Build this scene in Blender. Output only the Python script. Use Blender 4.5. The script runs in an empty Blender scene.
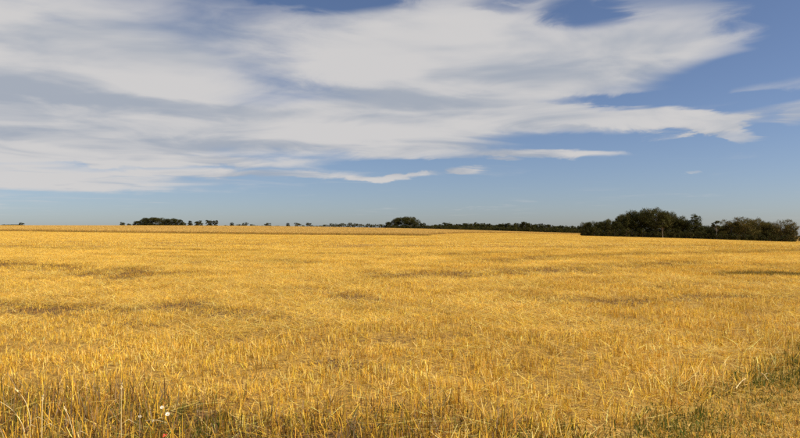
import bpy, math, random
import numpy as np
from mathutils import Vector

scene = bpy.context.scene
COL = scene.collection
R = math.radians

# ------------------------------------------------------------------ camera, sky, sun, exposure
EYE, F, H0, CX = 1.65, 628.0, 225.3, 400.0        # eye height (m); focal length and horizon row in photo pixels (800 x 438)
cam = bpy.data.cameras.new('camera')
cam.sensor_width, cam.lens = 36.0, 36.0 * F / 800.0
cam.clip_start, cam.clip_end = 0.1, 40000.0
cam_o = bpy.data.objects.new('camera', cam); COL.objects.link(cam_o)
cam_o.location = (0, 0, EYE)
cam_o.rotation_euler = (R(90) + math.atan((H0 - 219.0) / F), 0, 0)
scene.camera = cam_o

SUN_AZ, SUN_EL = R(106), R(43)                    # clockwise from the view direction (+Y), and height
sun = bpy.data.lights.new('sun', 'SUN')
sun.energy, sun.angle, sun.color = 5.0, R(0.53), (1.0, 0.91, 0.74)
sun_o = bpy.data.objects.new('sun', sun); COL.objects.link(sun_o)
sd = Vector((math.sin(SUN_AZ) * math.cos(SUN_EL), math.cos(SUN_AZ) * math.cos(SUN_EL), math.sin(SUN_EL)))
sun_o.rotation_euler = sd.to_track_quat('Z', 'Y').to_euler()
sun_o.location = (60, -20, 60)

vs = scene.view_settings
vs.view_transform, vs.look, vs.exposure, vs.gamma, vs.use_curve_mapping = 'Standard', 'None', 0.46, 1.0, False
scene.render.engine = 'CYCLES'
scene.cycles.max_bounces = 4
scene.cycles.use_denoising = False                # the straw keeps its fine grain
scene.cycles.diffuse_bounces = 3
scene.cycles.transmission_bounces = 2
scene.cycles.glossy_bounces = 1
scene.cycles.transparent_max_bounces = 4


class NT:
    """small helper for building node trees"""
    def __init__(s, tree): s.t = tree
    def n(s, kind, **kw):
        nd = s.t.nodes.new(kind)
        for k, v in kw.items(): setattr(nd, k, v)
        return nd
    def put(s, sock, v):
        if isinstance(v, bpy.types.NodeSocket): s.t.links.new(v, sock)
        elif v is not None: sock.default_value = v
    def m(s, op, a, b=None, c=None, clamp=False):
        nd = s.n('ShaderNodeMath', operation=op, use_clamp=clamp)
        s.put(nd.inputs[0], a); s.put(nd.inputs[1], b); s.put(nd.inputs[2], c)
        return nd.outputs[0]
    def vm(s, op, a, b=None):
        nd = s.n('ShaderNodeVectorMath', operation=op)
        s.put(nd.inputs[0], a); s.put(nd.inputs[1], b)
        return nd.outputs['Value'] if op in ('LENGTH', 'DOT_PRODUCT') else nd.outputs[0]
    def xyz(s, x, y, z=0.0):
        nd = s.n('ShaderNodeCombineXYZ'); s.put(nd.inputs[0], x); s.put(nd.inputs[1], y); s.put(nd.inputs[2], z)
        return nd.outputs[0]
    def ramp(s, v, a, b, lo=0.0, hi=1.0, smooth=True):
        nd = s.n('ShaderNodeMapRange', interpolation_type='SMOOTHSTEP' if smooth else 'LINEAR')
        for i, q in enumerate((v, a, b, lo, hi)): s.put(nd.inputs[i], q)
        return nd.outputs[0]
    def noise(s, vec, scale, detail=4.0, rough=0.5, lac=2.0, distort=0.0, dims='3D'):
        nd = s.n('ShaderNodeTexNoise', noise_dimensions=dims); s.put(nd.inputs['Vector'], vec)
        for k, q in (('Scale', scale), ('Detail', detail), ('Roughness', rough), ('Lacunarity', lac), ('Distortion', distort)): s.put(nd.inputs[k], q)
        return nd.outputs['Fac']
    def mix(s, f, a, b, blend='MIX'):
        nd = s.n('ShaderNodeMix', data_type='RGBA', blend_type=blend)
        s.put(nd.inputs[0], f)
        for i, q in ((6, a), (7, b)):
            if isinstance(q, tuple) and len(q) == 3: q = q + (1.0,)
            s.put(nd.inputs[i], q)
        return nd.outputs[2]


def build_world():
    w = bpy.data.worlds.new('World'); scene.world = w; w.use_nodes = True
    t = w.node_tree; t.nodes.clear(); g = NT(t)
    sky = g.n('ShaderNodeTexSky', sky_type='NISHITA', sun_disc=False)
    sky.sun_elevation, sky.sun_rotation = SUN_EL, SUN_AZ
    sky.altitude, sky.air_density, sky.dust_density, sky.ozone_density = 50, 0.8, 0.8, 3.0
    d = g.n('ShaderNodeTexCoord').outputs['Generated']
    g.put(sky.inputs[0], g.vm('NORMALIZE', g.vm('ADD', d, (0, 0, 0.014))))
    sp = g.n('ShaderNodeSeparateXYZ'); g.put(sp.inputs[0], d)
    x, y, z = sp.outputs
    az = g.m('ARCTAN2', x, y)
    el = g.m('ARCSINE', z)
    # high cloud sheet: the noise lives on a level plane overhead, so it is seen in perspective
    zz = g.m('MAXIMUM', g.m('ADD', z, 0.035), 0.02)
    pl = g.xyz(g.m('DIVIDE', x, zz), g.m('DIVIDE', y, zz), 0.0)
    st = g.n('ShaderNodeMapping'); st.inputs['Scale'].default_value = (0.75, 0.8, 1.0); st.inputs['Rotation'].default_value = (0, 0, R(12))
    g.put(st.inputs[0], pl)
    n_big = g.noise(st.outputs[0], 0.75, 2.0, 0.5, dims='2D')
    n_mid = g.noise(st.outputs[0], 1.3, 5.0, 0.52, distort=0.5, dims='2D')
    n_fine = g.noise(g.xyz(g.m('MULTIPLY', az, 6.0), g.m('MULTIPLY', el, 24.0), 3.7), 1.6, 6.0, 0.6, distort=0.5, dims='2D')
    n_soft = g.noise(g.xyz(g.m('MULTIPLY', az, 3.0), g.m('MULTIPLY', el, 16.0), 9.1), 1.1, 3.0, 0.5, dims='2D')
    # warped direction used by the cloud bodies
    az2 = g.m('MULTIPLY_ADD', g.m('SUBTRACT', n_fine, 0.5), 0.12, az)
    el2 = g.m('MULTIPLY_ADD', g.m('SUBTRACT', n_soft, 0.5), 0.020, g.m('MULTIPLY_ADD', g.m('SUBTRACT', n_fine, 0.5), 0.022, el))
    P = g.xyz(az2, el2)
    def ang(px, py):
        a = math.atan((px - CX) / F); return a, math.atan((H0 - py) / F * math.cos(a))
    # cloud bodies: centre, half width, half height (photo pixels -> directions), tilt in degrees, weight, softness
    bodies = [
        (-250, 60, 560, 130, 0, .95, .5), (190, 66, 430, 80, 0, .85, .55), (40, 140, 320, 42, 0, .55, .6), (520, 52, 200, 56, -4, .65, .55),
        (610, 70, 80, 26, 6, .30, .6), (690, 26, 90, 28, -4, .55, .7), (730, 44, 60, 10, -8, .22, .8),
        (330, 128, 230, 20, 0, .50, .6), (480, 118, 130, 16, 2, .60, .6), (610, 120, 120, 10, 4, .60, .6), (672, 120, 64, 13, 4, .95, .35), (722, 131, 40, 9, 12, .95, .35),
        (800, 112, 85, 10, -3, .85, .5), (790, 86, 90, 9, -5, .55, .7),
        (110, 158, 250, 5, 0, .62, .6), (20, 180, 230, 8, 0, .60, .6), (270, 175, 160, 3.6, 0, .75, .6), (385, 177, 36, 2.4, 0, .75, .6),
        (425, 150, 75, 12, 3, .70, .6), (555, 154, 66, 4.6, 0, 1.0, .5), (460, 174, 20, 3.4, 0, .9, .5), (502, 162, 16, 2.4, 0, .8, .6),
        (470, 208, 40, 1.2, 0, .35, .7), (698, 172, 6, 2.0, 0, .55, .7),
        # gaps of clear blue
        (335, 0, 62, 9, 0, -.75, .6), (585, 10, 40, 13, 0, -.8, .6), (795, 8, 60, 26, 0, -.5, .6), (5, 12, 50, 16, 0, -.3, .7), (740, 70, 80, 12, -8, -.45, .6),
        (500, 2, 30, 7, 0, -.4, .6), (650, 99, 105, 5, 2, -.75, .6), (768, 122, 16, 9, 0, -.45, .7), (405, 165, 85, 4, 0, -.65, .6), (60, 166, 220, 3, 0, -.3, .7), (620, 142, 90, 5, 4, -.3, .6), (560, 112, 60, 4, 2, -.3, .7),
        # the same broken sheet goes on round the rest of the sky
        (1500, -120, 400, 130, 0, .55, .6), (400, -560, 900, 260, 0, .62, .7),
    ]
    # bands where the sheet is thicker and greyer underneath
    greys = [(200, 108, 320, 8, 1, .42, .8), (120, 143, 330, 7, 0, .38, .8), (560, 78, 120, 14, 4, .4, .8), (260, 35, 260, 14, -6, .22, .8), (620, 132, 90, 4, 5, .4, .7), (60, 90, 160, 14, 5, .3, .8), (430, 100, 120, 7, 3, .4, .8)]
    def body_sum(rows, tot=None):
        for px, py, rx, ry, tilt, wgt, soft in rows:
            a, e = ang(px, py)
            sx, sy = F / rx / math.cos(a) ** 2, F / ry / math.cos(a)
            if tilt == 0:
                mp = g.n('ShaderNodeVectorMath', operation='MULTIPLY_ADD')
                mp.inputs[1].default_value = (sx, sy, 1); mp.inputs[2].default_value = (-a * sx, -e * sy, 0)
            else:
                mp = g.n('ShaderNodeMapping', vector_type='TEXTURE')
                mp.inputs['Location'].default_value = (a, e, 0)
                mp.inputs['Rotation'].default_value = (0, 0, -R(tilt))
                mp.inputs['Scale'].default_value = (1 / sx, 1 / sy, 1)
            g.put(mp.inputs[0], P)
            v = g.ramp(g.vm('LENGTH', mp.outputs[0]), 1.0 - soft, 1.0 + soft, wgt, 0.0)
            tot = v if tot is None else g.m('ADD', tot, v)
        return tot
    tot = body_sum(bodies); grey = body_sum(greys)
    # behind and beside the camera the sheet is plain noise
    front = g.ramp(y, 0.15, 0.55, 0.55, 0.0)
    tot = g.m('ADD', tot, front)
    cov = g.m('ADD', tot, g.m('MULTIPLY_ADD', n_mid, 1.0, -0.52))
    cov = g.m('ADD', cov, g.m('MULTIPLY_ADD', n_big, 0.7, -0.38))
    cov = g.m('ADD', cov, g.m('MULTIPLY_ADD', n_fine, 0.5, -0.25))
    alpha = g.m('MULTIPLY', g.ramp(cov, 0.04, 1.20), 0.97)
    thick = g.m('ADD', g.m('MULTIPLY', n_mid, 0.7), g.m('MULTIPLY', n_soft, 0.6))
    lit = g.ramp(g.m('SUBTRACT', thick, g.m('MULTIPLY', grey, .42)), 0.34, 0.74)
    ccol = g.mix(lit, CLOUD_GREY, CLOUD_WHITE)
    air = g.mix(1.0, sky.outputs[0], (1.0, .97, 1.03), 'MULTIPLY')
    up = g.ramp(z, -0.01, 0.02)
    bg = g.n('ShaderNodeBackground'); bg.inputs['Strength'].default_value = 0.069
    g.put(bg.inputs['Color'], g.mix(g.m('MULTIPLY', alpha, up), air, ccol))
    out = g.n('ShaderNodeOutputWorld'); t.links.new(bg.outputs[0], out.inputs[0])


CLOUD_WHITE, CLOUD_GREY = (6.7, 6.55, 6.5), (4.0, 4.4, 5.1)
build_world()

# ------------------------------------------------------------------ the lie of the land
rng = np.random.default_rng(7)


def sstep(a, b, v):
    t = np.clip((np.asarray(v, float) - a) / (b - a), 0, 1)
    return t * t * (3 - 2 * t)


# photo rows at which the ground shows, by photo column and depth (m); None = level ground
_cols = np.array([-300, 0, 130, 270, 430, 580, 590, 690, 790, 1100], float)
_deps = np.array([0, 25, 60, 110, 160, 260, 420, 600, 1000, 2500, 14000], float)
_L = [0] * 10
_rows = {
    160: [231, 231.2, 233, 235, 236.2, 238, 238, 240.5, 244.2, 247],
    260: [228.6, 228.8, 229.6, 230.6, 232.4, 235.9, 236.2, 238.7, 242.0, 246],
    420: [226.3, 226.3, 226.4, 226.9, 230.4, 234.9, 235.4, 237.5, 239, 241],
    600: [226.0, 226.0, 226.1, 226.5, 229.3, 233.8, 234.2, 235, 236, 237],
}
_Z = np.zeros((len(_deps), len(_cols)))
for i, dp in enumerate(_deps):
    if dp in _rows: _Z[i] = [EYE - (r - H0) * dp / F for r in _rows[dp]]
_Z[2] = _Z[4] * 0.10
_Z[3] = _Z[4] * 0.48
_Z[8] = [-4, -4, -4, -5, -13, -18, -18, -18, -18, -18]
_Z[9] = np.interp(_cols, [400, 580], [-22, -50]); _Z[10] = np.interp(_cols, [400, 580], [-60, -230])
_gd = np.linspace(0, math.log(14001), 400); _gc = np.linspace(-300, 1100, 300)
_tmp = np.array([np.interp(_gc, _cols, row) for row in _Z])
_GZ = np.array([np.interp(np.exp(_gd) - 1, _deps, _tmp[:, j]) for j in range(len(_gc))]).T
for _ in range(3):
    _GZ = (np.roll(_GZ, 1, 0) + _GZ + np.roll(_GZ, -1, 0)) / 3; _GZ[0] = 0; _GZ[-1] = np.interp(_gc, [400, 580], [-60, -230])
    k = np.pad(_GZ, ((0, 0), (4, 4)), 'edge'); _GZ = sum(k[:, i:i + len(_gc)] for i in range(9)) / 9


def ground_z(X, Y):
    X = np.asarray(X, float); Y = np.asarray(Y, float)
    rad = np.hypot(X, Y)
    th = np.clip(np.arctan2(X, Y), -0.84, 0.84)
    c = np.clip(CX + F * np.tan(th), -300, 1100)
    dep = rad * np.cos(th)
    fi = np.clip(np.log(dep + 1) / _gd[1], 0, len(_gd) - 1.001); fj = (c + 300) / (_gc[1] - _gc[0])
    fj = np.clip(fj, 0, len(_gc) - 1.001)
    i = fi.astype(int); j = fj.astype(int); a = fi - i; b = fj - j
    z = (_GZ[i, j] * (1 - a) + _GZ[i + 1, j] * a) * (1 - b) + (_GZ[i, j + 1] * (1 - a) + _GZ[i + 1, j + 1] * a) * b
    near = 1 - sstep(25, 70, rad)
    z = z + near * (0.022 * np.sin(X * 1.3 + 0.6 * Y) * np.sin(Y * 0.9 - 0.4 * X + 1.0) + 0.012 * np.sin(3.1 * X - 1.7 * Y))
    return z


def from_pixel(px, py, h=0.0):
    """the point of a photo pixel at height h over level near ground"""
    D = (EYE - h) * F / (py - H0)
    return (px - CX) / F * D, D


def verge_d(X, Y):
    """metres inside the mown verge (positive) measured from its edge"""
    ax, ay = 1.52, 4.84; bx, by = 5.2, 8.0
    L = math.hypot(bx - ax, by - ay)
    d = ((X - ax) * (by - ay) - (Y - ay) * (bx - ax)) / L
    return d + 0.10 * np.sin(2.1 * X + 1.1 * Y) + 0.06 * np.sin(5.3 * X - 2.0 * Y)


def margin_y(X, Y):
    """depth at which the rough uncut margin gives way to stubble"""
    return 5.35 + .5 * (vnoise(X, Y, .9, 61) - .4) + .55 * (1 - sstep(-3.2, -1.2, X)) - .5 * sstep(.2, 1.4, X)


def vnoise(X, Y, s, seed):
    """smooth value noise 0..1"""
    X = np.asarray(X, float) / s; Y = np.asarray(Y, float) / s
    i = np.floor(X).astype(np.int64); j = np.floor(Y).astype(np.int64)
    fx = X - i; fy = Y - j; fx = fx * fx * (3 - 2 * fx); fy = fy * fy * (3 - 2 * fy)
    def h(a, b):
        v = (a * 374761393 + b * 668265263 + seed * 974711) & 0x7fffffff
        v = ((v ^ (v >> 13)) * 1274126177) & 0x7fffffff
        return ((v ^ (v >> 16)) & 0xffff) / 65535.0
    return (h(i, j) * (1 - fx) + h(i + 1, j) * fx) * (1 - fy) + (h(i, j + 1) * (1 - fx) + h(i + 1, j + 1) * fx) * fy


# strips of trodden, thin straw seen in the photograph: pixel polylines, half width in metres, strength
_bands = [
    ([(-60, 259), (0, 263), (60, 268), (150, 277)], 1.9, 1.0), ([(-60, 302), (0, 304), (60, 309), (140, 308), (190, 305), (270, 316)], .85, .8),
    ([(205, 263), (260, 262), (300, 262)], 2.2, .75), ([(385, 275), (440, 275), (500, 273), (600, 267), (700, 262)], 1.7, .9),
    ([(310, 290), (345, 294), (370, 302)], .55, .75), ([(540, 300), (610, 303), (690, 300), (780, 296)], .7, .75),
    ([(500, 260), (600, 255), (720, 251), (820, 247)], 2.5, .8), ([(-40, 247), (100, 249), (250, 250)], 2.6, .8),
    ([(330, 254), (420, 255), (520, 251)], 2.0, .6), ([(100, 255), (220, 258)], 1.6, .6), ([(640, 289), (720, 283), (800, 283)], .8, .55),
    ([(125, 323), (150, 326)], .35, .8), ([(740, 262), (800, 271)], .5, .6), ([(560, 246), (700, 243.5)], 4, .35), ([(130, 243), (420, 245)], 4, .3),
    ([(330, 362), (360, 366)], .25, .8), ([(500, 362), (520, 360)], .2, .6), ([(115, 384), (150, 388)], .18, .8),
    ([(200, 338), (330, 345), (460, 338)], .25, .4),
]
_bw = [([from_pixel(*p) for p in pts], w, s) for pts, w, s in _bands]


def thin(X, Y):
    X = np.asarray(X, float); Y = np.asarray(Y, float); out = np.zeros(np.broadcast(X, Y).shape)
    jx = X + 0.8 * (vnoise(X, Y, 2.2, 3) - .5); jy = Y + (0.055 * np.clip(Y, 0, 30)) * (vnoise(X, Y, 3.1, 5) - .5)
    for pts, w, s in _bw:
        d = np.full(out.shape, 1e9)
        for (ax, ay), (bx, by) in zip(pts[:-1], pts[1:]):
            t = np.clip(((jx - ax) * (bx - ax) + (jy - ay) * (by - ay)) / ((bx - ax) ** 2 + (by - ay) ** 2), 0, 1)
            d = np.minimum(d, np.hypot(jx - ax - t * (bx - ax), jy - ay - t * (by - ay)))
        out = np.maximum(out, s * (1 - sstep(0.3 * w, 1.3 * w, d)) * (0.6 + 0.55 * vnoise(X, Y, 1.5, 11)))
    return np.clip(out, 0, 1)


# edge between the stubble and the standing crop beyond it
def crop_edge(px):
    return np.interp(px, [-400, 0, 425, 455, 500, 583], [160, 160, 165, 235, 350, 450])


def mat(name):
    m = bpy.data.materials.new(name); m.use_nodes = True; m.node_tree.nodes.clear()
    return m, NT(m.node_tree)


def ground_material():
    m, g = mat('soil and straw litter')
    pos = g.n('ShaderNodeNewGeometry').outputs['Position']
    vg = g.n('ShaderNodeAttribute', attribute_name='verge').outputs['Fac']
    th = g.n('ShaderNodeAttribute', attribute_name='thin').outputs['Fac']
    a = g.noise(pos, 9.0, 6.0, 0.65); b = g.noise(pos, 0.35, 4.0, 0.55); c = g.noise(pos, 46.0, 3.0, 0.7)
    straw = g.mix(g.ramp(c, .35, .7), (.19, .105, .028), (.52, .315, .062))
    soil = g.mix(g.ramp(a, .35, .65), (.085, .046, .020), (.165, .092, .038))
    f = g.m('ADD', g.m('MULTIPLY_ADD', a, 1.1, g.m('MULTIPLY', b, .35)), g.m('MULTIPLY', th, -.45))
    col = g.mix(g.ramp(f, .34, .70), soil, straw)
    turf = g.mix(g.ramp(a, .38, .62), (.17, .12, .030), (.42, .28, .078))
    col = g.mix(vg, col, turf)
    far = g.mix(g.ramp(g.noise(pos, .004, 3.0), .45, .6), (.52, .34, .12), (.30, .24, .09))
    ds = g.vm('LENGTH', pos)
    col = g.mix(g.ramp(ds, 520, 800), col, far)
    bs = g.n('ShaderNodeBsdfPrincipled'); g.put(bs.inputs['Base Color'], col)
    bs.inputs['Roughness'].default_value = .9; bs.inputs['Specular IOR Level'].default_value = .15
    bp = g.n('ShaderNodeBump'); bp.inputs['Strength'].default_value = .8; bp.inputs['Distance'].default_value = .05
    g.put(bp.inputs['Height'], g.m('ADD', a, g.m('MULTIPLY', c, .4))); g.put(bs.inputs['Normal'], bp.outputs[0])
    o = g.n('ShaderNodeOutputMaterial'); g.t.links.new(bs.outputs[0], o.inputs[0])
    return m


def build_ground():
    ang = np.unique(np.concatenate([np.radians(np.arange(-42, 42.01, .4)), np.radians(np.arange(-180, -42, 6)), np.radians(np.arange(48, 180, 6))]))
    rad = np.exp(np.arange(math.log(.6), math.log(14000), .0235))
    A, Rr = np.meshgrid(ang, rad)
    X = (Rr * np.sin(A)).ravel(); Y = (Rr * np.cos(A)).ravel()
    Z = ground_z(X, Y)
    v = np.vstack([np.column_stack([X, Y, Z]), [[0, 0, float(ground_z(0, 0.01))]]])
    na, nr = len(ang), len(rad)
    i = np.arange(nr - 1)[:, None] * na; j = np.arange(na)[None, :]; k = (j + 1) % na
    quads = np.stack([i + j, i + na + j, i + na + k, i + k], -1).reshape(-1, 4)[:, ::-1]
    tri = [[na * nr, int(p), int((p + 1) % na)][::-1] for p in range(na)]
    me = bpy.data.meshes.new('ground')
    me.from_pydata(v.tolist(), [], quads.tolist() + tri)
    for nm, val in (('verge', sstep(-.05, .15, verge_d(v[:, 0], v[:, 1])) * (v[:, 1] > -20)), ('thin', np.maximum(thin(v[:, 0], v[:, 1]), 1.1 * (1 - sstep(-.9, .5, v[:, 0])) * (1 - sstep(-.2, .2, v[:, 1] - margin_y(v[:, 0], v[:, 1])))))):
        at = me.attributes.new(nm, 'FLOAT', 'POINT'); at.data.foreach_set('value', val.astype(np.float32))
    me.polygons.foreach_set('use_smooth', [True] * len(me.polygons))
    me.materials.append(ground_material())
    o = bpy.data.objects.new('ground', me); COL.objects.link(o)
    o['kind'] = 'structure'; o['label'] = 'wide harvested field of brown soil and golden straw litter'; o['category'] = 'field'
    return o


build_ground()

# ------------------------------------------------------------------ blades: stubble, straw, grass, standing wheat
def blade_material(name, gloss=.25, trans=.25, patch=True):
    m, g = mat(name)
    col = g.n('ShaderNodeAttribute', attribute_name='col').outputs['Color']
    pos = g.n('ShaderNodeNewGeometry').outputs['Position']
    if patch:
        nz = g.ramp(g.noise(pos, .45, 4.0, .6), .3, .7, .82, 1.16, smooth=False)
        nz2 = g.ramp(g.noise(pos, .03, 3.0, .5), .3, .7, .9, 1.1, smooth=False)
        hs = g.n('ShaderNodeHueSaturation'); g.put(hs.inputs['Value'], g.m('MULTIPLY', nz, nz2)); g.put(hs.inputs['Color'], col)
        col = hs.outputs[0]
    bs = g.n('ShaderNodeBsdfPrincipled'); g.put(bs.inputs['Base Color'], col)
    bs.inputs['Roughness'].default_value = .55; bs.inputs['Specular IOR Level'].default_value = gloss
    tr = g.n('ShaderNodeBsdfTranslucent'); g.put(tr.inputs[0], col)
    mx = g.n('ShaderNodeMixShader'); mx.inputs[0].default_value = trans
    g.t.links.new(bs.outputs[0], mx.inputs[1]); g.t.links.new(tr.outputs[0], mx.inputs[2])
    o = g.n('ShaderNodeOutputMaterial'); g.t.links.new(mx.outputs[0], o.inputs[0])
    return m


M_STRAW = blade_material('dry straw', .12, .22)
M_GRASS = blade_material('grass blades', .12, .3)

GOLD, PALE, AMBER, BROWN, GREY, GREEN, OLIVE = ((.80, .49, .058), (.87, .62, .20), (.58, .32, .036), (.27, .145, .045),
                                                (.30, .21, .12), (.085, .115, .018), (.23, .18, .035))
TAN = (.62, .41, .11)


def pick_cols(n, r, table):
    """table: list of (colour, weight)"""
    w = np.array([q for _, q in table], float); w /= w.sum()
    c = np.array([q for q, _ in table])[r.choice(len(table), n, p=w)]
    return np.clip(c * r.normal(1.0, .20, (n, 1)) * r.normal(1, .05, (n, 3)), .01, .9)


def strips(base, az, lean, length, width, curve, col, r, segs=2):
    """bent ribbons: base point, lean azimuth, lean from upright, length, width, extra bend -> verts, quads, colours"""
    n = len(base)
    fa = r.uniform(0, math.tau, n)                       # which way the ribbon faces
    V = np.zeros((n, segs + 1, 2, 3)); p = base.copy()
    side = np.column_stack([np.cos(fa), np.sin(fa), np.zeros(n)])
    for s in range(segs + 1):
        wd = width * (1.0 if s < segs else .55)
        V[:, s, 0] = p - side * wd[:, None] / 2; V[:, s, 1] = p + side * wd[:, None] / 2
        a = lean + curve * s
        step = np.column_stack([np.sin(a) * np.cos(az), np.sin(a) * np.sin(az), np.cos(a)]) * (length / segs)[:, None]
        p = p + step
    verts = V.reshape(-1, 3)
    k = np.arange(n)[:, None] * (segs + 1) * 2 + np.arange(segs)[None, :] * 2
    q = np.stack([k, k + 1, k + 3, k + 2], -1).reshape(-1, 4)
    return verts, q, np.repeat(col, (segs + 1) * 2, 0)


def join(parts):
    vs_, qs, cs, off = [], [], [], 0
    for v, q, c in parts:
        vs_.append(v); qs.append(q + off); cs.append(c); off += len(v)
    return np.vstack(vs_), np.vstack(qs), np.vstack(cs)


def mesh_from(name, v, q, c, m):
    me = bpy.data.meshes.new(name)
    me.vertices.add(len(v)); me.vertices.foreach_set('co', v.astype(np.float32).ravel())
    me.loops.add(q.size); me.loops.foreach_set('vertex_index', q.astype(np.int32).ravel())
    me.polygons.add(len(q)); me.polygons.foreach_set('loop_start', np.arange(0, q.size, 4, dtype=np.int32))
    me.update(calc_edges=True)
    at = me.attributes.new('col', 'FLOAT_COLOR', 'POINT')
    at.data.foreach_set('color', np.column_stack([c, np.ones(len(c))]).astype(np.float32).ravel())
    me.materials.append(m); me.validate()
    return me


def clumped(n, size, r, clumps, spread):
    cc = r.uniform(-size / 2, size / 2, (clumps, 2))
    b = cc[r.integers(0, clumps, n)] + r.normal(0, spread, (n, 2))
    return np.column_stack([b, np.zeros(n)])


STRAW_TABLE = [(GOLD, 5), (PALE, 3), (AMBER, 2.2), (BROWN, .8)]
BROWN_TABLE = [(AMBER, 4), (BROWN, 2.2), (GOLD, 3), (GREY, .7), (OLIVE, .5)]


def tuft(kind, r, big=1.0):
    """one patch of plants, about .7 m across (times big)"""
    P = []
    def up(n, lo, hi, wd, table, lean=.22, size=.7, clumps=26, spread=.03, curve=.12):
        b = clumped(n, size * big, r, max(4, int(clumps * big)), spread * big ** .5)
        ln = np.abs(r.normal(0, lean, n)); L = r.uniform(lo, hi, n)
        P.append(strips(b, r.uniform(0, math.tau, n), ln, L, r.uniform(.7, 1.3, n) * wd, r.normal(0, curve, n), pick_cols(n, r, table), r))
    def lying(n, lo, hi, wd, table, z0, z1, size=.8):
        b = np.column_stack([r.uniform(-size / 2, size / 2, (n, 2)) * big, r.uniform(z0, z1, n)])
        P.append(strips(b, r.uniform(0, math.tau, n), r.uniform(1.25, 1.75, n), r.uniform(lo, hi, n), r.uniform(.7, 1.3, n) * wd, r.normal(0, .12, n), pick_cols(n, r, table), r))
    wd = .0052 * (1 if big == 1 else 2.6)
    k = 1 if big == 1 else 3.2
    if kind == 'stubble':
        up(int(165 * k), .05, .135, wd * .9, STRAW_TABLE, .36, clumps=19, spread=.021); lying(int((78 if big == 1 else 120) * k), .10, .30, wd * .9, [(GOLD, 4), (PALE, 3), (AMBER, 1.8), (BROWN, .5)], .005, .06)
        up(int(26 * k), .03, .09, wd * 1.4, STRAW_TABLE, .85)
    elif kind == 'matted':
        up(int(34 * k), .05, .11, wd, STRAW_TABLE, .5); lying(int(190 * k), .12, .40, wd * .9, [(GOLD, 4), (PALE, 3), (AMBER, 1.8)], .01, .085)
        up(int(30 * k), .04, .11, wd * 1.4, STRAW_TABLE, .95)
    elif kind == 'thin':
        up(int(60 * k), .04, .11, wd, BROWN_TABLE, .35); lying(int(46 * k), .08, .25, wd, BROWN_TABLE, .004, .03)
    elif kind == 'rough':                                # the uncut margin: dead grass, weeds, tall stems
        up(60, .10, .27, .006, [(GOLD, 2), (AMBER, 3), (BROWN, 2.4), (GREY, 1.5), (OLIVE, 1.5)], .34, curve=.25, clumps=14)
        up(36, .06, .18, .007, [(OLIVE, 2), (GREEN, 1.4), (BROWN, 2)], .55, curve=.35, clumps=12); lying(26, .12, .34, .005, [(PALE, 2), (GREY, 1.5), (AMBER, 2)], .01, .12)
    elif kind == 'verge':                                # short dry turf
        up(170, .02, .06, .006, [(OLIVE, 3), (GREEN, 1.2), (AMBER, 2.6), (BROWN, .6), (TAN, 8), (GOLD, 2)], .75, clumps=46, spread=.04, curve=.4)
        lying(60, .04, .13, .005, [(PALE, 1), (AMBER, 2), (TAN, 4)], .005, .03)
    elif kind == 'green':                                # greener tussock
        up(190, .03, .10, .007, [(GREEN, 3.4), (OLIVE, 4), (AMBER, 1), (TAN, .6)], .6, clumps=30, spread=.04, curve=.4); lying(20, .04, .13, .005, [(TAN, 1)], .005, .04)
    elif kind == 'fringe':                               # long straws combed over the edge of the verge
        n = 120; b = clumped(n, .6, r, 16, .035)
        P.append(strips(b, r.normal(.75, .8, n), r.uniform(.1, .9, n), r.uniform(.09, .24, n), r.uniform(.7, 1.3, n) * .006, r.normal(.1, .15, n), pick_cols(n, r, STRAW_TABLE), r))
        lying(44, .12, .36, .0055, [(PALE, 3), (AMBER, 2), (BROWN, 1)], .005, .07)
    elif kind == 'wheat':
        T = [((.62, .40, .10), 4), ((.70, .48, .17), 2.5), ((.52, .30, .06), 2)]
        n = 300; b = np.column_stack([r.uniform(-.5, .5, (n, 2)) * .9 * big, np.zeros(n)])
        P.append(strips(b, r.uniform(0, math.tau, n), np.abs(r.normal(0, .08, n)), r.uniform(.55, .68, n), np.full(n, .02), r.normal(0, .06, n), pick_cols(n, r, T) * .8, r))
        b2 = b + [0, 0, .56]
        P.append(strips(b2, r.uniform(0, math.tau, n), r.uniform(.2, 1.1, n), r.uniform(.12, .2, n), np.full(n, .045), r.normal(.3, .1, n), pick_cols(n, r, T), r))
    elif kind == 'margin':                               # dark-coloured blades in place of the shaded lower face of the crop
        n = 260; b = np.column_stack([r.uniform(-.5, .5, (n, 2)) * big, np.zeros(n)])
        P.append(strips(b, r.uniform(0, math.tau, n), np.abs(r.normal(0, .3, n)), r.uniform(.16, .42, n), np.full(n, .02), r.normal(.1, .1, n),
                        pick_cols(n, r, [(BROWN, 4), (OLIVE, 2), (AMBER, 2), (GREEN, 1)]), r))
    return join(P)


def library(name, kinds, m, big=1.0, each=6, seed=1):
    """a collection of patch meshes that a stuff object scatters; returns it and kind -> index list"""
    c = bpy.data.collections.new(name); idx = {}; k = 0
    for kind in kinds:
        idx[kind] = []
        for s in range(each):
            v, q, cc = tuft(kind, np.random.default_rng(seed * 1000 + k), big)
            o = bpy.data.objects.new('%s_patch_%03d' % (name, k), mesh_from('%s_%s' % (name, kind), v, q, cc, m))
            c.objects.link(o); idx[kind].append(k); k += 1
    return c, idx


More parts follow.
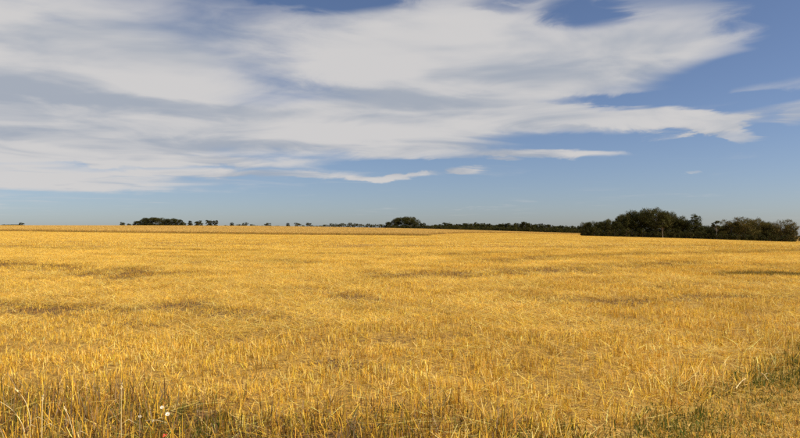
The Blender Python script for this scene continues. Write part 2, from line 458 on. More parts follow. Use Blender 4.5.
def scatter(name, label, category, coll, pts, rot, scl, idx):
    """one stuff object: a cloud of points, each carrying a patch of plants"""
    me = bpy.data.meshes.new(name); n = len(pts)
    me.vertices.add(n); me.vertices.foreach_set('co', np.asarray(pts, np.float32).ravel())
    for nm, ty, key, val in (('rot', 'FLOAT_VECTOR', 'vector', rot), ('scl', 'FLOAT_VECTOR', 'vector', scl), ('pick', 'INT', 'value', idx)):
        at = me.attributes.new(nm, ty, 'POINT')
        at.data.foreach_set(key, np.asarray(val, np.int32 if ty == 'INT' else np.float32).ravel())
    o = bpy.data.objects.new(name, me); COL.objects.link(o)
    t = bpy.data.node_groups.new(name + '_scatter', 'GeometryNodeTree')
    t.interface.new_socket('Geometry', in_out='INPUT', socket_type='NodeSocketGeometry')
    t.interface.new_socket('Geometry', in_out='OUTPUT', socket_type='NodeSocketGeometry')
    N, Lk = t.nodes.new, t.links.new
    gi, go = N('NodeGroupInput'), N('NodeGroupOutput')
    ci = N('GeometryNodeCollectionInfo'); ci.inputs['Collection'].default_value = coll
    ci.inputs['Separate Children'].default_value = True; ci.inputs['Reset Children'].default_value = True
    ip = N('GeometryNodeInstanceOnPoints'); ip.inputs['Pick Instance'].default_value = True
    def attr(nm, ty):
        a = N('GeometryNodeInputNamedAttribute'); a.data_type = ty; a.inputs['Name'].default_value = nm
        return a.outputs['Attribute']
    Lk(gi.outputs[0], ip.inputs['Points']); Lk(ci.outputs[0], ip.inputs['Instance'])
    Lk(attr('pick', 'INT'), ip.inputs['Instance Index'])
    e = N('FunctionNodeEulerToRotation'); Lk(attr('rot', 'FLOAT_VECTOR'), e.inputs[0]); Lk(e.outputs[0], ip.inputs['Rotation'])
    Lk(attr('scl', 'FLOAT_VECTOR'), ip.inputs['Scale'])
    Lk(ip.outputs[0], go.inputs[0])
    md = o.modifiers.new('scatter', 'NODES'); md.node_group = t
    o['kind'] = 'stuff'; o['label'] = label; o['category'] = category
    return o


def grid(y0, y1, step, u=.80):
    """jittered points over the wedge of land in front of the camera"""
    Y = np.arange(y0, y1, step); out = []
    for yy in Y:
        xs = np.arange(-u * yy - 1.2, u * yy + 1.2, step)
        out.append(np.column_stack([xs, np.full(len(xs), yy)]))
    p = np.vstack(out)
    return p + rng.uniform(-.5, .5, p.shape) * step


def choose(idx, kinds):
    out = np.zeros(len(kinds), int)
    for k in set(kinds.tolist()):
        s = kinds == k; out[s] = np.array(idx[k])[rng.integers(0, len(idx[k]), s.sum())]
    return out


def place(name, label, category, coll, idx, p, kinds, hs, spin=None, flat=None):
    n = len(p); z = ground_z(p[:, 0], p[:, 1]) - .004
    sp = rng.uniform(0, math.tau, n) if spin is None else spin
    rot = np.column_stack([np.zeros(n), np.zeros(n), sp])
    w = rng.uniform(.9, 1.12, n)
    return scatter(name, label, category, coll, np.column_stack([p, z]), rot, np.column_stack([w, w, hs]), choose(idx, kinds))


def build_field():
    near, ni = library('stubble_near', ['stubble', 'matted', 'thin', 'fringe'], M_STRAW, 1.0, 7, 1)
    far, fi = library('stubble_far', ['stubble', 'matted', 'thin'], M_STRAW, 3.6, 5, 2)
    rough, ri = library('margin', ['rough', 'verge', 'green'], M_GRASS, 1.0, 7, 3)
    crop, cri = library('crop', ['wheat', 'margin'], M_STRAW, 3.2, 4, 4)
    # near stubble
    p = grid(2.6, 46, .47); X, Y = p.T
    vd = verge_d(X, Y); keep = (vd < .06) & ((Y > margin_y(X, Y) - .1) | (rng.uniform(size=len(p)) < .35 + .65 * sstep(-.9, .5, X))); p = p[keep]; X, Y = p.T; vd = vd[keep]
    th = thin(X, Y); mt = vnoise(X, Y, 2.6, 21) * .6 + vnoise(X, Y, .9, 22) * .4
    left = 1 - sstep(-3.0, 2.0, X)
    pm = sstep(.45, .61, mt + .10 * left * sstep(8.2, 10, Y)) * sstep(7.0, 8.6, Y) * (1 - .35 * sstep(20, 40, Y))
    kinds = np.where(rng.uniform(size=len(p)) < pm, 'matted', 'stubble')
    kinds = np.where(rng.uniform(size=len(p)) < th * .95, 'thin', kinds)
    kinds = np.where((rng.uniform(size=len(p)) < .16 * sstep(.45, .8, vnoise(X, Y, .55, 77))) & (Y < 16), 'thin', kinds)
    fr = (vd > -.42) & (rng.uniform(size=len(p)) < .75); kinds = np.where(fr, 'fringe', kinds)
    hs = np.where(kinds == 'stubble', .62 + .52 * vnoise(X, Y, 1.4, 31), 1.0) * rng.uniform(.88, 1.12, len(p))
    spin = np.where(kinds == 'fringe', rng.normal(0, .3, len(p)), rng.uniform(0, math.tau, len(p)))
    place('stubble', 'golden cut straw stubble covering the nearer part of the field', 'stubble', near, ni, p, kinds, hs, spin)
    # far stubble
    p = grid(44, 470, 2.3, .80); X, Y = p.T
    px = CX + F * X / Y
    lim = np.where(px < 583, crop_edge(px), np.interp(px, [583, 590, 1200], [470, 285, 265]))
    keep = Y < lim; p = p[keep]; X, Y = p.T
    th = thin(X, Y); mt = vnoise(X, Y, 9, 41) * .5 + vnoise(X, Y, 3, 42) * .5
    kinds = np.where(rng.uniform(size=len(p)) < sstep(.45, .7, mt), 'matted', 'stubble')
    kinds = np.where(rng.uniform(size=len(p)) < th * 1.1, 'thin', kinds)
    kinds = np.where(rng.uniform(size=len(p)) < .14, 'thin', kinds)
    place('distant_stubble', 'golden cut straw stubble stretching away to the wood', 'stubble', far, fi, p, kinds, rng.uniform(.85, 1.15, len(p)))
    # standing crop, and dark blades standing in for the shade at its foot
    p = grid(160, 575, 2.7, .82); X, Y = p.T; px = CX + F * X / Y
    e = crop_edge(px) + 6 * (vnoise(X, Y, 20, 51) - .5)
    keep = (Y > e + 2.2) & (px < 587); p = p[keep]
    place('standing_wheat', 'paler standing wheat beyond the stubble, running to the far trees', 'wheat', crop, cri, p, np.full(len(p), 'wheat'), rng.uniform(.92, 1.06, len(p)))
    p = grid(150, 172, 1.6, .82); X, Y = p.T; px = CX + F * X / Y
    e = crop_edge(px) + 6 * (vnoise(X, Y, 20, 51) - .5)
    keep = (np.abs(Y - e) < 2.4) & (px < 428); p = p[keep]
    place('crop_margin', 'strip of dark brown blades standing in for the shaded foot of the wheat', 'grass', crop, cri, p, np.full(len(p), 'margin'), rng.uniform(.7, 1.2, len(p)))
    # rough uncut margin near the viewer
    p = grid(2.6, 7.2, .30); X, Y = p.T
    bd = margin_y(X, Y)
    keep = (verge_d(X, Y) < -.25) & (Y < bd + .1) & (vnoise(X, Y, .5, 62) > .30); p = p[keep]; X, Y = p.T
    hs = np.where(X < -1.3, 1.15, .8) * rng.uniform(.8, 1.2, len(p))
    place('rough_grass', 'rank dead grass and weeds fringing the near edge of the stubble', 'grass', rough, ri, p, np.where(rng.uniform(size=len(p)) < np.where((X > -2.4) & (X < -1.5), .45, .68), 'rough', 'green'), hs)
    # mown verge
    p = grid(2.6, 16, .23, 1.0); X, Y = p.T
    keep = (verge_d(X, Y) > -.06) & (X < 15); p = p[keep]; X, Y = p.T; vd = verge_d(X, Y)
    gr = sstep(.63, .81, vnoise(X, Y, .7, 71) * .6 + vnoise(X, Y, .28, 72) * .4 +   .37 * np.exp(-((vd - .20) / .25) ** 2))
    kinds = np.where(rng.uniform(size=len(p)) < gr, 'green', 'verge')
    place('mown_grass', 'short olive and tan mown grass of the verge beside the stubble', 'grass', rough, ri, p, kinds, rng.uniform(.8, 1.3, len(p)))


build_field()

# ------------------------------------------------------------------ trees
def bark_material(name, c1, c2):
    m, g = mat(name)
    pos = g.n('ShaderNodeTexCoord').outputs['Object']
    mp = g.n('ShaderNodeMapping'); mp.inputs['Scale'].default_value = (1, 1, .25); g.put(mp.inputs[0], pos)
    a = g.noise(mp.outputs[0], 7.0, 6.0, .65)
    bs = g.n('ShaderNodeBsdfPrincipled'); g.put(bs.inputs['Base Color'], g.mix(g.ramp(a, .35, .65), c1, c2)); bs.inputs['Roughness'].default_value = .9
    bp = g.n('ShaderNodeBump'); bp.inputs['Distance'].default_value = .05; g.put(bp.inputs['Height'], a); g.put(bs.inputs['Normal'], bp.outputs[0])
    o = g.n('ShaderNodeOutputMaterial'); g.t.links.new(bs.outputs[0], o.inputs[0])
    return m


M_BARK = bark_material('brown bark', (.05, .038, .028), (.12, .092, .07))
M_PALE = bark_material('pale bark', (.17, .14, .10), (.34, .29, .22))
M_LEAF = blade_material('leaves', .05, .22, patch=False)


def limb(pts, rads, sides=7):
    """tapered tube through points"""
    V, Q = [], []
    pts = [Vector(p) for p in pts]
    for i, (p, r) in enumerate(zip(pts, rads)):
        d = (pts[min(i + 1, len(pts) - 1)] - pts[max(i - 1, 0)]).normalized()
        a = d.orthogonal().normalized(); b = d.cross(a)
        for k in range(sides):
            t = math.tau * k / sides
            V.append(p + (a * math.cos(t) + b * math.sin(t)) * r)
    for i in range(len(pts) - 1):
        for k in range(sides):
            Q.append((i * sides + k, i * sides + (k + 1) % sides, (i + 1) * sides + (k + 1) % sides, (i + 1) * sides + k))
    return V, Q


def tree_meshes(name, seed, shape, leaf, n_leaf, table, bark):
    """a tree one metre tall: tapered trunk with limbs, crown of leaf-sized faces. shape = list of lobes (x, y, z, rx, ry, rz)"""
    r = np.random.default_rng(seed); rr = random.Random(seed)
    lobes = np.array(shape, float)
    top = (lobes[:, 2] + lobes[:, 5]).max(); scale = np.array([1, 1, 1 / top])
    V, Q = [], []
    def add(p, q):
        v, f = limb(p, q); o = len(V); V.extend(v); Q.extend([tuple(i + o for i in x) for x in f])
    tr = .013 if bark is M_PALE else .028
    add([(0, 0, -.03), (.004, 0, .12), (-.006, .004, .35), (.004, -.003, .62), (0, 0, .82)], [tr * 1.4, tr, tr * .85, tr * .55, tr * .2])
    for lx, ly, lz, rx, ry, rz in lobes[:14]:
        z0 = max(.12, min(.55, lz / top * .6)); e = Vector((lx * .9, ly * .9, lz / top))
        b = Vector((0, 0, z0)); mdl = b.lerp(e, .5) + Vector((rr.uniform(-.03, .03), rr.uniform(-.03, .03), .01))
        add([b, mdl, e], [tr * .45, tr * .28, tr * .08])
    me_t = bpy.data.meshes.new(name + '_trunk'); me_t.from_pydata([tuple(v) for v in V], [], Q)
    me_t.polygons.foreach_set('use_smooth', [True] * len(Q)); me_t.materials.append(bark)
    # clumps over each lobe, leaves around each clump
    vol = (lobes[:, 3] * lobes[:, 4] * lobes[:, 5]) ** (2 / 3); vol /= vol.sum()
    nc = max(30, n_leaf // 18)
    li = r.choice(len(lobes), nc, p=vol)
    dv = r.normal(size=(nc, 3)); dv /= np.linalg.norm(dv, axis=1)[:, None]
    rad = r.uniform(.30, .97, nc) ** .5
    cc = lobes[li, :3] + dv * lobes[li, 3:] * rad[:, None]
    cc[:, 2] = np.maximum(cc[:, 2], .02)
    ci = r.integers(0, nc, n_leaf)
    cs = lobes[:, 3].mean() * .17
    lp = cc[ci] + r.normal(0, 1, (n_leaf, 3)) * cs * np.array([1, 1, .75])
    lp[:, 2] = np.abs(lp[:, 2]) + .005
    lp = lp * scale
    a = r.normal(size=(n_leaf, 3)); a /= np.linalg.norm(a, axis=1)[:, None]
    b = np.cross(a, r.normal(size=(n_leaf, 3))); b /= np.linalg.norm(b, axis=1)[:, None]
    sz = leaf * r.uniform(.6, 1.3, (n_leaf, 1))
    q4 = np.stack([lp - a * sz, lp - b * sz * .6, lp + a * sz, lp + b * sz * .6], 1).reshape(-1, 3)
    qq = np.arange(n_leaf * 4).reshape(-1, 4)
    ccol = pick_cols(nc, r, table)[ci] * r.normal(1, .12, (n_leaf, 1))
    me_c = mesh_from(name + '_crown', q4, qq, np.repeat(np.clip(ccol, .004, .5), 4, 0), M_LEAF)
    return me_t, me_c


DARK = [((.046, .045, .012), 4), ((.062, .060, .015), 3), ((.032, .034, .010), 2)]
MID = [((.062, .058, .015), 4), ((.082, .074, .018), 3), ((.044, .044, .012), 2)]
OLIV = [((.105, .082, .020), 4), ((.135, .100, .026), 2.5), ((.068, .058, .016), 2)]


def dome(seed, wide, n=16, low=.12, tall=1.0, skirt=0):
    """lobes of a broad crown: wide = half width over height"""
    r = random.Random(seed); L = [(0, 0, .62 * tall, wide * .62, wide * .62, .34)]
    for i in range(n):
        t = math.tau * (i / n) * 2.4 + r.uniform(-.4, .4); h = r.uniform(low, .86)
        ring = math.sqrt(max(.02, 1 - ((h - .40) / .58) ** 2)) if h > .40 else .80 + .5 * (h - .1)
        rr_ = wide * ring * r.uniform(.62, .86)
        s = r.uniform(.24, .38) * wide
        L.append((rr_ * math.cos(t), rr_ * math.sin(t), h * tall, s, s, s * r.uniform(.7, .95) / max(wide, .5) * .6))
    for i in range(skirt):
        t = math.tau * i / skirt + r.uniform(-.3, .3)
        L.append((wide * .60 * math.cos(t), wide * .60 * math.sin(t), .10, wide * .36, wide * .36, .10))
    return L


def spire(seed, wide):
    r = random.Random(seed); L = []
    for i in range(16):
        h = .12 + .80 * i / 15; w = wide * (1.05 - .75 * ((h - .12) / .88) ** 1.3)
        t = i * 2.4 + r.uniform(-.3, .3)
        L.append((w * .45 * math.cos(t), w * .45 * math.sin(t), h, w * .62, w * .62, .085))
    return L


def tufted(seed):
    r = random.Random(seed); L = []
    for i in range(9):
        t = i * 2.4; h = r.uniform(.58, .93)
        L.append((.15 * r.uniform(.3, 1) * math.cos(t), .15 * r.uniform(.3, 1) * math.sin(t), h, .10, .10, .065))
    return L


KINDS = {}
for i in range(4):
    KINDS['broad%d' % i] = tree_meshes('broad', 20 + i, dome(i + 1, .62, 20, .04, skirt=8), .016, 19000, [DARK, MID, DARK, MID][i], M_BARK)
for i in range(3):
    KINDS['olive%d' % i] = tree_meshes('olive', 40 + i, dome(i + 11, .66, 20, .04, skirt=8), .016, 19000, OLIV, M_BARK)
for i in range(3):
    KINDS['round%d' % i] = tree_meshes('round', 60 + i, dome(i + 21, .50, 18, .04, skirt=7), .034, 5000, [DARK, MID, DARK][i], M_BARK)
KINDS['spire'] = tree_meshes('spire', 70, spire(5, .36), .018, 5000, DARK, M_BARK)
KINDS['slim'] = tree_meshes('slim', 71, [(0, 0, .08, .17, .17, .08)] + spire(9, .26), .035, 2200, DARK, M_BARK)
KINDS['tufted'] = tree_meshes('tufted', 72, tufted(3), .020, 1500, MID, M_PALE)
KINDS['birch'] = tree_meshes('birch', 73, tufted(8), .020, 2200, MID, M_PALE)
for i in range(3):
    KINDS['bush%d' % i] = tree_meshes('bush', 80 + i, dome(i + 31, .95, 12, .02), .055, 1500, [DARK, DARK, MID][i], M_BARK)
    KINDS['hedge%d' % i] = tree_meshes('hedge', 90 + i, dome(i + 41, 1.3, 16, .02), .055, 1800, [DARK, MID, DARK][i], M_BARK)

tree_rng = random.Random(99)


def plant(name, kind, label, category, px, top, D, half=None, group=None, bark=None, base_w=None):
    """a tree or bush rooted at depth D in photo column px, its top at photo row top; half = crown half width in photo pixels"""
    X = (px - CX) / F * D; zg = float(ground_z(X, D))
    H = EYE + (H0 - top) * D / F - zg
    return plant_at(name, kind, label, category, X, D, H, (half / F * D) if half else None, group)


HALFW = {'broad': .60, 'olive': .64, 'round': .47, 'spire': .30, 'slim': .22, 'tufted': .2, 'birch': .2, 'bush': .95, 'hedge': 1.3}


def plant_at(name, kind, label, category, X, Y, H, halfw=None, group=None):
    root = bpy.data.objects.new(name, None); COL.objects.link(root)
    root.location = (X, Y, float(ground_z(X, Y)) - .02)
    k = HALFW[kind.rstrip('0123')]
    w = halfw / k if halfw else H
    w = min(max(w, .15 * H), 2.6 * H)
    root.scale = (w, w, H); root.rotation_euler = (0, 0, tree_rng.uniform(0, math.tau))
    root['label'] = label; root['category'] = category
    if group: root['group'] = group
    for nm, me in zip(('trunk', 'crown'), KINDS[kind]):
        o = bpy.data.objects.new(nm, me); COL.objects.link(o); o.parent = root
    return root


# --- the big wood beside the field
G = 'trees of the big wood beside the field'
def dep(px): return float(np.interp(px, [580, 690, 800], [272, 262, 252]))
WOOD = 'broad dark green tree in the rounded mass of the big wood'
for px, top, half, kind in [(624, 214.5, 9, 'broad1'), (631, 211, 11, 'broad0'), (642, 208.8, 13, 'broad2'), (668, 211.5, 11, 'broad1'), (676, 215, 10, 'broad3'), (683, 219, 9, 'broad2')]:
    plant('broadleaf_tree', kind, WOOD, 'tree', px, top, dep(px) + 8, half, G)
plant('broadleaf_tree', 'broad3', 'tallest broad tree forming the highest crown of the big wood', 'tree', 657, 207.2, dep(657) + 6, 14, G)
for px, top, half, kind in [(586, 222, 6, 'broad1'), (593, 220.8, 8, 'broad0'), (602, 220.3, 8, 'broad2'), (611, 218.6, 7, 'broad3'), (618, 219.5, 7, 'broad0')]:
    plant('broadleaf_tree', kind, 'lower dark tree on the sloping shoulder of the big wood beside the distant tree line', 'tree', px, top, dep(px) + 5, half, 'shoulder trees of the big wood')
plant('pine_tree', 'spire', 'dark pointed tree standing up beside a dip in the big wood', 'tree', 696, 213.6, dep(696) + 5, 9)
plant('slender_tree', 'tufted', 'slender tree with bare pale trunk and small tufted crown in the gap of the wood', 'tree', 716.5, 220.8, dep(716) - 4, 6)
plant('slender_tree', 'birch', 'pale-trunked slender tree in front of the tallest dark crowns', 'tree', 662.5, 219.5, dep(662) - 7, 5)
for px, top, half, kind in [(705, 226, 7, 'broad0'), (711, 225.5, 7, 'broad2'), (722, 225, 7, 'broad1')]:
    plant('broadleaf_tree', kind, 'low dark tree filling the dip in the big wood beside the slender tree', 'tree', px, top, dep(px) + 6, half, 'low trees in the dip of the wood')
plant('broadleaf_tree', 'olive0', 'olive green rounded tree on the gap side of the second dome', 'tree', 731, 218.8, dep(731) + 3, 11)
plant('broadleaf_tree', 'olive1', 'broad olive tree at the top of the second dome of the wood', 'tree', 745, 216.8, dep(745) + 4, 15)
plant('broadleaf_tree', 'olive2', 'olive tree sloping down from the second dome towards the end tree', 'tree', 758, 217.6, dep(758) + 6, 11)
plant('broadleaf_tree', 'broad3', 'small dark tree in the notch next to the end tree of the wood', 'tree', 768, 221.5, dep(768) + 5, 8)
plant('broadleaf_tree', 'olive1', 'wide rounded olive tree at the open end of the wood', 'tree', 781, 219.3, dep(781) + 1, 14)
plant('broadleaf_tree', 'broad0', 'short dark tree closing the open end of the wood', 'tree', 790, 224, dep(790) + 3, 6)
for k in range(40):
    px = 583 + k * 5.35 + tree_rng.uniform(-1.5, 1.5)
    if px > 795: break
    hgt = tree_rng.uniform(5.5, 9.5)
    d = dep(px) - 5 + tree_rng.uniform(-1.5, 1.5)
    X = (px - CX) / F * d
    plant_at('bush', 'bush%d' % (k % 3), 'dark bush under the front edge of the big wood', 'bush', X, d, hgt * d / F, tree_rng.uniform(3.2, 5) * d / F, 'bushes along the foot of the wood')
for k in range(20):
    px = 590 + k * 10.2
    d = dep(px) + 22
    plant('broadleaf_tree', 'broad%d' % (k % 4), 'dark tree deep inside the big wood behind its front row', 'tree', px, float(np.interp(px, [590, 615, 640, 665, 690, 712, 740, 765, 800], [226, 222, 214, 213, 222, 229, 222, 225, 231])), d, 8, 'inner trees of the wood')
for px, top in [(798.5, 235.6), (805, 234.5), (813, 235), (822, 234), (832, 234.5)]:
    plant('bush', 'bush2', 'low brownish bush beyond the open end of the wood', 'bush', px, top, dep(px) + 6, 5, 'bushes past the end of the wood')

# --- the unbroken distant tree line
tops = [(428, 227), (433, 225.6), (439, 225), (447, 223.4), (453, 224.6), (459, 224.7), (466, 224), (474, 222.9), (480, 223.8), (486, 224.4), (493, 225.3), (499, 224.4), (506, 223.9),
        (513, 224.4), (519, 223.6), (525, 222.5), (531, 223.8), (538, 224.2), (545, 225.2), (552, 225.3), (558, 226.4), (564, 226.2), (570, 226.4), (576, 227), (582, 226.6)]
for k, (px, top) in enumerate(tops):
    plant('broadleaf_tree', 'round%d' % (k % 3), 'low dark tree in the unbroken distant line beside the big wood', 'tree', px, top - 1.0, 600 + (k % 3) * 7, 5.4, 'trees of the distant line')
for k in range(34):
    px = 428 + k * 4.7
    plant('bush', 'hedge%d' % (k % 3), 'dark hedge bush at the foot of the distant tree line', 'bush', px, float(np.interp(px, [428, 580], [225.2, 228.6])), 592, 4.2, 'bushes under the distant line')

for k in range(24):
    px = 430 + k * 6.4
    plant('broadleaf_tree', 'round%d' % ((k + 1) % 3), 'dark tree in the second row behind the distant line', 'tree', px, float(np.interp(px, [430, 475, 525, 580], [226, 224.6, 224.6, 228])), 640, 5, 'second row of the distant line')

# --- round clump and hedgerow beyond the wheat
for px, top, half, kind in [(395, 218.2, 7, 'broad0'), (402, 216.6, 9, 'broad2'), (409, 216.8, 8, 'broad1'), (415.5, 218.4, 7, 'broad0')]:
    plant('broadleaf_tree', kind, 'tall dark tree in the round clump standing above the hedgerow', 'tree', px, top, 600, half, 'trees of the round clump')
plant('broadleaf_tree', 'round0', 'small rounded tree on the hedgerow side of the round clump', 'tree', 388, 221.6, 596, 3.2)
plant('broadleaf_tree', 'round2', 'small dark tree between the round clump and the distant line', 'tree', 423, 222.6, 596, 3.2)
for k, (px, top) in enumerate([(322, 226), (327, 225.2), (333, 224), (338, 224.4), (343, 223.8), (349, 223.2), (355, 224), (361, 224.6), (367, 224.2), (373, 224.9), (379, 224.8), (384, 225)]):
    plant('hedge_bush', 'hedge%d' % (k % 3), 'dark bush of the hedgerow leading up to the round clump', 'bush', px, top - .6, 598, 4.4, 'hedgerow leading to the clump')
for k, px in enumerate(range(390, 426, 5)):
    plant('hedge_bush', 'hedge%d' % (k % 3), 'dark bush at the foot of the round clump', 'bush', px, 225.2, 592, 4, 'bushes under the round clump')

# --- scattered trees and the copse beyond the wheat
for px, top, half, kind, label in [
    (232, 222.2, 2.6, 'slim', 'small pointed tree between the copse and the hedgerow, next to a bushy tree'),
    (245, 222.2, 4, 'bush1', 'bushy little tree beside the small pointed tree beyond the wheat'),
    (268.5, 222.8, 5, 'bush0', 'lone flat-domed dark tree with open sky on both sides'),
    (288, 222.6, 2.2, 'slim', 'narrow upright little tree in the gap before the hedgerow'),
    (297.5, 222.8, 4.4, 'bush2', 'small dark double-topped tree next to the narrow upright one'),
    (309, 222.6, 5, 'bush0', 'small spreading dark tree next to the start of the hedgerow'),
    (122.3, 221.8, 2.6, 'round1', 'tiny lone round tree at the outer end of the copse'),
    (190, 220.2, 2.8, 'slim', 'greyish pointed tree just off the copse'),
    (198.8, 220.2, 4.2, 'round1', 'greyish open rounded tree between the copse and a dark pair'),
    (209, 219.9, 3.8, 'round0', 'wider dark tree of a close pair off the copse'),
    (215.4, 220, 2.8, 'round2', 'narrower dark tree of a close pair off the copse'),
    (183, 221.6, 3.2, 'round1', 'small low tree at the pair side of the copse'),
    (21.5, 222.6, 2.6, 'round0', 'tiny dark tree at the end of the farthest low hedge'),
]:
    plant('broadleaf_tree', kind, label, 'tree', px, top, 605, half)
for px, top, half, kind in [(137, 220.8, 4, 'round0'), (144, 218, 7, 'broad0'), (151, 217.2, 8, 'broad2'), (158, 217.4, 7, 'broad1'), (165, 219, 6, 'broad0'), (172, 218.2, 7, 'broad2'), (177.5, 218.8, 5, 'round2')]:
    plant('broadleaf_tree', kind, 'dark round tree in the copse beyond the wheat', 'tree', px, top, 605, half, 'trees of the copse')
for px, top, half in [(129, 223.4, 3.4), (141, 223.5, 5), (150, 223, 6), (161, 223, 6), (172, 223, 6), (181, 224, 4), (226, 225, 3), (238.5, 224, 3.5), (252, 224, 3.5), (257, 225.2, 3), (263, 225.3, 3), (277, 225.4, 2.6), (303, 225, 3), (316, 225.6, 4)]:
    plant('bush', 'bush1', 'small dark bush low among the scattered trees beyond the wheat', 'bush', px, top, 600, half, 'bushes among the scattered trees')
for k, px in enumerate([-22, -12, -3, 5, 12, 18]):
    plant('hedge_bush', 'hedge%d' % (k % 3), 'low bush of the farthest hedge on the skyline', 'bush', px, 224.4, 640, 6, 'farthest skyline hedge')
plant('bush', 'bush0', 'tiny lone bush on the skyline past the end of the farthest hedge', 'bush', 30, 225, 610, 1.2)

# --- the tree beside the field whose shadow lies across the stubble
plant_at('broadleaf_tree', 'broad1', 'tree beside the field casting a long thin shadow on the stubble', 'tree', 20.4, 18.75, 9.4, 1.1)

# ------------------------------------------------------------------ single plants at the near edge of the stubble
def flat_material(name, col, rough=.6):
    m, g = mat(name)
    pos = g.n('ShaderNodeTexCoord').outputs['Object']
    c = g.mix(g.ramp(g.noise(pos, 40.0, 3.0), .3, .7), tuple(v * .8 for v in col), col)
    bs = g.n('ShaderNodeBsdfPrincipled'); g.put(bs.inputs['Base Color'], c); bs.inputs['Roughness'].default_value = rough
    o = g.n('ShaderNodeOutputMaterial'); g.t.links.new(bs.outputs[0], o.inputs[0])
    return m


M_STEM = flat_material('dry stem', (.74, .56, .26)); M_GSTEM = flat_material('green stem', (.12, .14, .04))
M_WHITE = flat_material('white petal', (.66, .60, .50)); M_RED = flat_material('red petal', (.62, .045, .02)); M_EYE = flat_material('flower centre', (.5, .34, .05))


def part(name, v, f, m, parent):
    me = bpy.data.meshes.new(name); me.from_pydata([tuple(p) for p in v], [], f); me.materials.append(m)
    me.polygons.foreach_set('use_smooth', [True] * len(f))
    o = bpy.data.objects.new(name, me); COL.objects.link(o); o.parent = parent
    return o


def stem_curve(pts, n=9):
    """smooth points through a quadratic through three control points"""
    a, b, c = [Vector(p) for p in pts]
    return [a * (1 - t) ** 2 + b * 2 * t * (1 - t) + c * t * t for t in [i / n for i in range(n + 1)]]


def root_at(name, X, Y, label, cat, group=None):
    o = bpy.data.objects.new(name, None); COL.objects.link(o); o.location = (X, Y, float(ground_z(X, Y)))
    o['label'] = label; o['category'] = cat
    if group: o['group'] = group
    return o


def seed_stem(px, base_row, tip, bend, label, head=True, rad=.0028):
    """a dry grass stem rooted under a photo pixel, tip given as photo pixel at the same depth"""
    X, D = from_pixel(px, base_row)
    o = root_at('grass_stem', X, D, label, 'grass stem')
    tx = (tip[0] - CX) / F * D - X; tz = EYE - (tip[1] - H0) * D / F
    P = stem_curve([(0, 0, 0), (bend[0], bend[1], tz * .75), (tx, .02, tz)])
    v, f = limb(P, [rad * (1 - .5 * i / 9) for i in range(10)], 5); part('stem', v, f, M_STEM, o)
    if head:
        d = (P[-1] - P[-2]).normalized()
        for k in range(5):
            c = P[-1] - d * .008 * k; s = Vector((math.cos(k * 2.4), math.sin(k * 2.4), .5)) * .007
            v, f = limb([c, c + s * .6 + d * .008, c + s + d * .018], [.0012, .0042, .0008], 5); part('seed', v, f, M_STEM, o)
    lf = P[3]
    v, f = limb([lf, lf + Vector((.05, .01, .03)), lf + Vector((.11, .02, -.01))], [.002, .003, .0006], 4); part('leaf_blade', v, f, M_STEM, o)
    return o


seed_stem(122, 452, (121, 384), (.002, 0), 'tall straight dry stem rising beside the white flowers')
seed_stem(31, 447, (15, 391), (.03, .01), 'arching dry stem with a pale seed head leaning over the rough grass', rad=.0034)
seed_stem(27, 452, (-3, 402), (.02, .0), 'long pale bent stem arching low beside the stem with a seed head', head=False, rad=.0036)
seed_stem(76, 455, (64, 408), (-.01, 0), 'shorter dry stem standing between the arching stems and the tall straight one')
seed_stem(43, 452, (42, 398), (.0, 0), 'stiff upright dry stem next to the arching stem with a seed head', rad=.004)


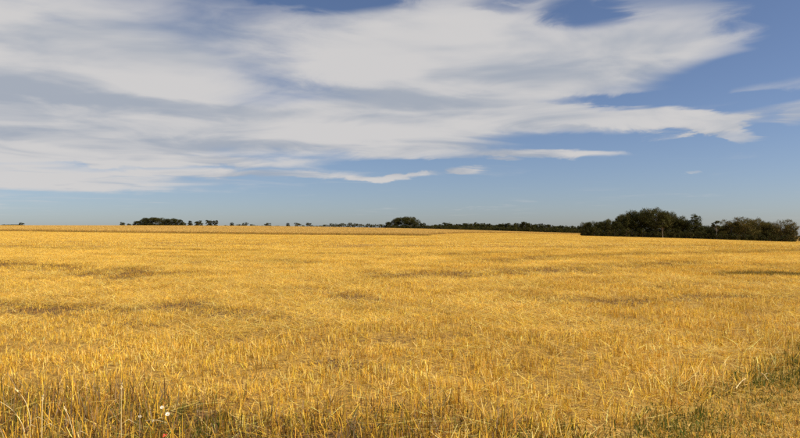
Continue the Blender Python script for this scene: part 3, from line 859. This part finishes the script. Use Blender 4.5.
def flower(px, row, h, petal, size, label, cat, n=6, tilt=(0, 0), group=None):
    X, D = from_pixel(px, row, h)
    o = root_at('flower', X, D, label, cat, group)
    top = Vector((.012, -.006, h)); P = stem_curve([(-.02, .01, 0), (-.012, 0, h * .6), top], 6)
    v, f = limb(P, [.0022 - .0001 * i for i in range(7)], 5); part('stem', v, f, M_GSTEM, o)
    nrm = Vector((tilt[0], tilt[1], 1)).normalized(); a = nrm.orthogonal().normalized(); b = nrm.cross(a)
    for k in range(n):
        t = math.tau * k / n; d = a * math.cos(t) + b * math.sin(t); s = nrm.cross(d)
        v = [top, top + d * size * .55 + s * size * .36 + nrm * size * .2, top + d * size + nrm * size * .38 + s * size * .12, top + d * size - s * size * .16 + nrm * size * .34,
             top + d * size * .55 - s * size * .36 + nrm * size * .22]
        part('petal', v, [(0, 1, 2, 3, 4)], petal, o)
    v, f = limb([top - nrm * .003, top + nrm * .002, top + nrm * .006], [.004, .006, .002], 6); part('flower_centre', v, f + [tuple(range(12, 18))], M_EYE, o)
    for k in (2, 4):
        q = P[k]; sg = 1 if k == 2 else -1
        part('leaf', [q, q + Vector((.02 * sg, .006, .012)), q + Vector((.05 * sg, .0, .01)), q + Vector((.022 * sg, -.008, .008))], [(0, 1, 2, 3)], M_GSTEM, o)
    return o


flower(161.5, 405.5, .22, M_WHITE, .016, 'white flower standing highest in the little cluster beside the tall straight stem', 'flower', 6, (.2, -.9))
flower(167, 412, .20, M_WHITE, .018, 'widest white flower of the little cluster, just below the highest one', 'flower', 7, (.3, -.8))
flower(139.5, 414.5, .18, M_WHITE, .013, 'small narrow white flower between the cluster and the tall straight stem', 'flower', 5, (.5, -.6))
flower(153, 418.5, .16, M_WHITE, .010, 'tiny whitish flower low in the cluster', 'flower', 5, (0, -.6))
flower(164.5, 433.5, .12, M_RED, .018, 'small red poppy below the white flowers', 'flower', 4, (.1, -.7))


def lying_stick(px0, r0, px1, r1, label, h=.06):
    x0, y0 = from_pixel(px0, r0, h); x1, y1 = from_pixel(px1, r1, h)
    o = root_at('straw_stalk', x0, y0, label, 'straw')
    d = Vector((x1 - x0, y1 - y0, .02))
    P = stem_curve([(0, 0, h), d * .5 + Vector((0, 0, h + .03)), d + Vector((0, 0, h))], 6)
    v, f = limb(P, [.0042, .0042, .004, .0038, .0036, .0034, .003], 6); part('stalk', v, f, M_STEM, o)
    q = P[3]; v, f = limb([q, q + Vector((.03, .0, .02)), q + Vector((.07, .01, .012))], [.002, .003, .0006], 4); part('leaf_blade', v, f, M_STEM, o)


lying_stick(146, 419, 168, 424, 'pale broken straw lying across the weeds below the white flowers', .14)
lying_stick(735, 386, 745, 378, 'short bright straw lying on the green tussock at the verge edge')
lying_stick(760, 373, 767, 382, 'thin bent straw lying on the mown verge grass')
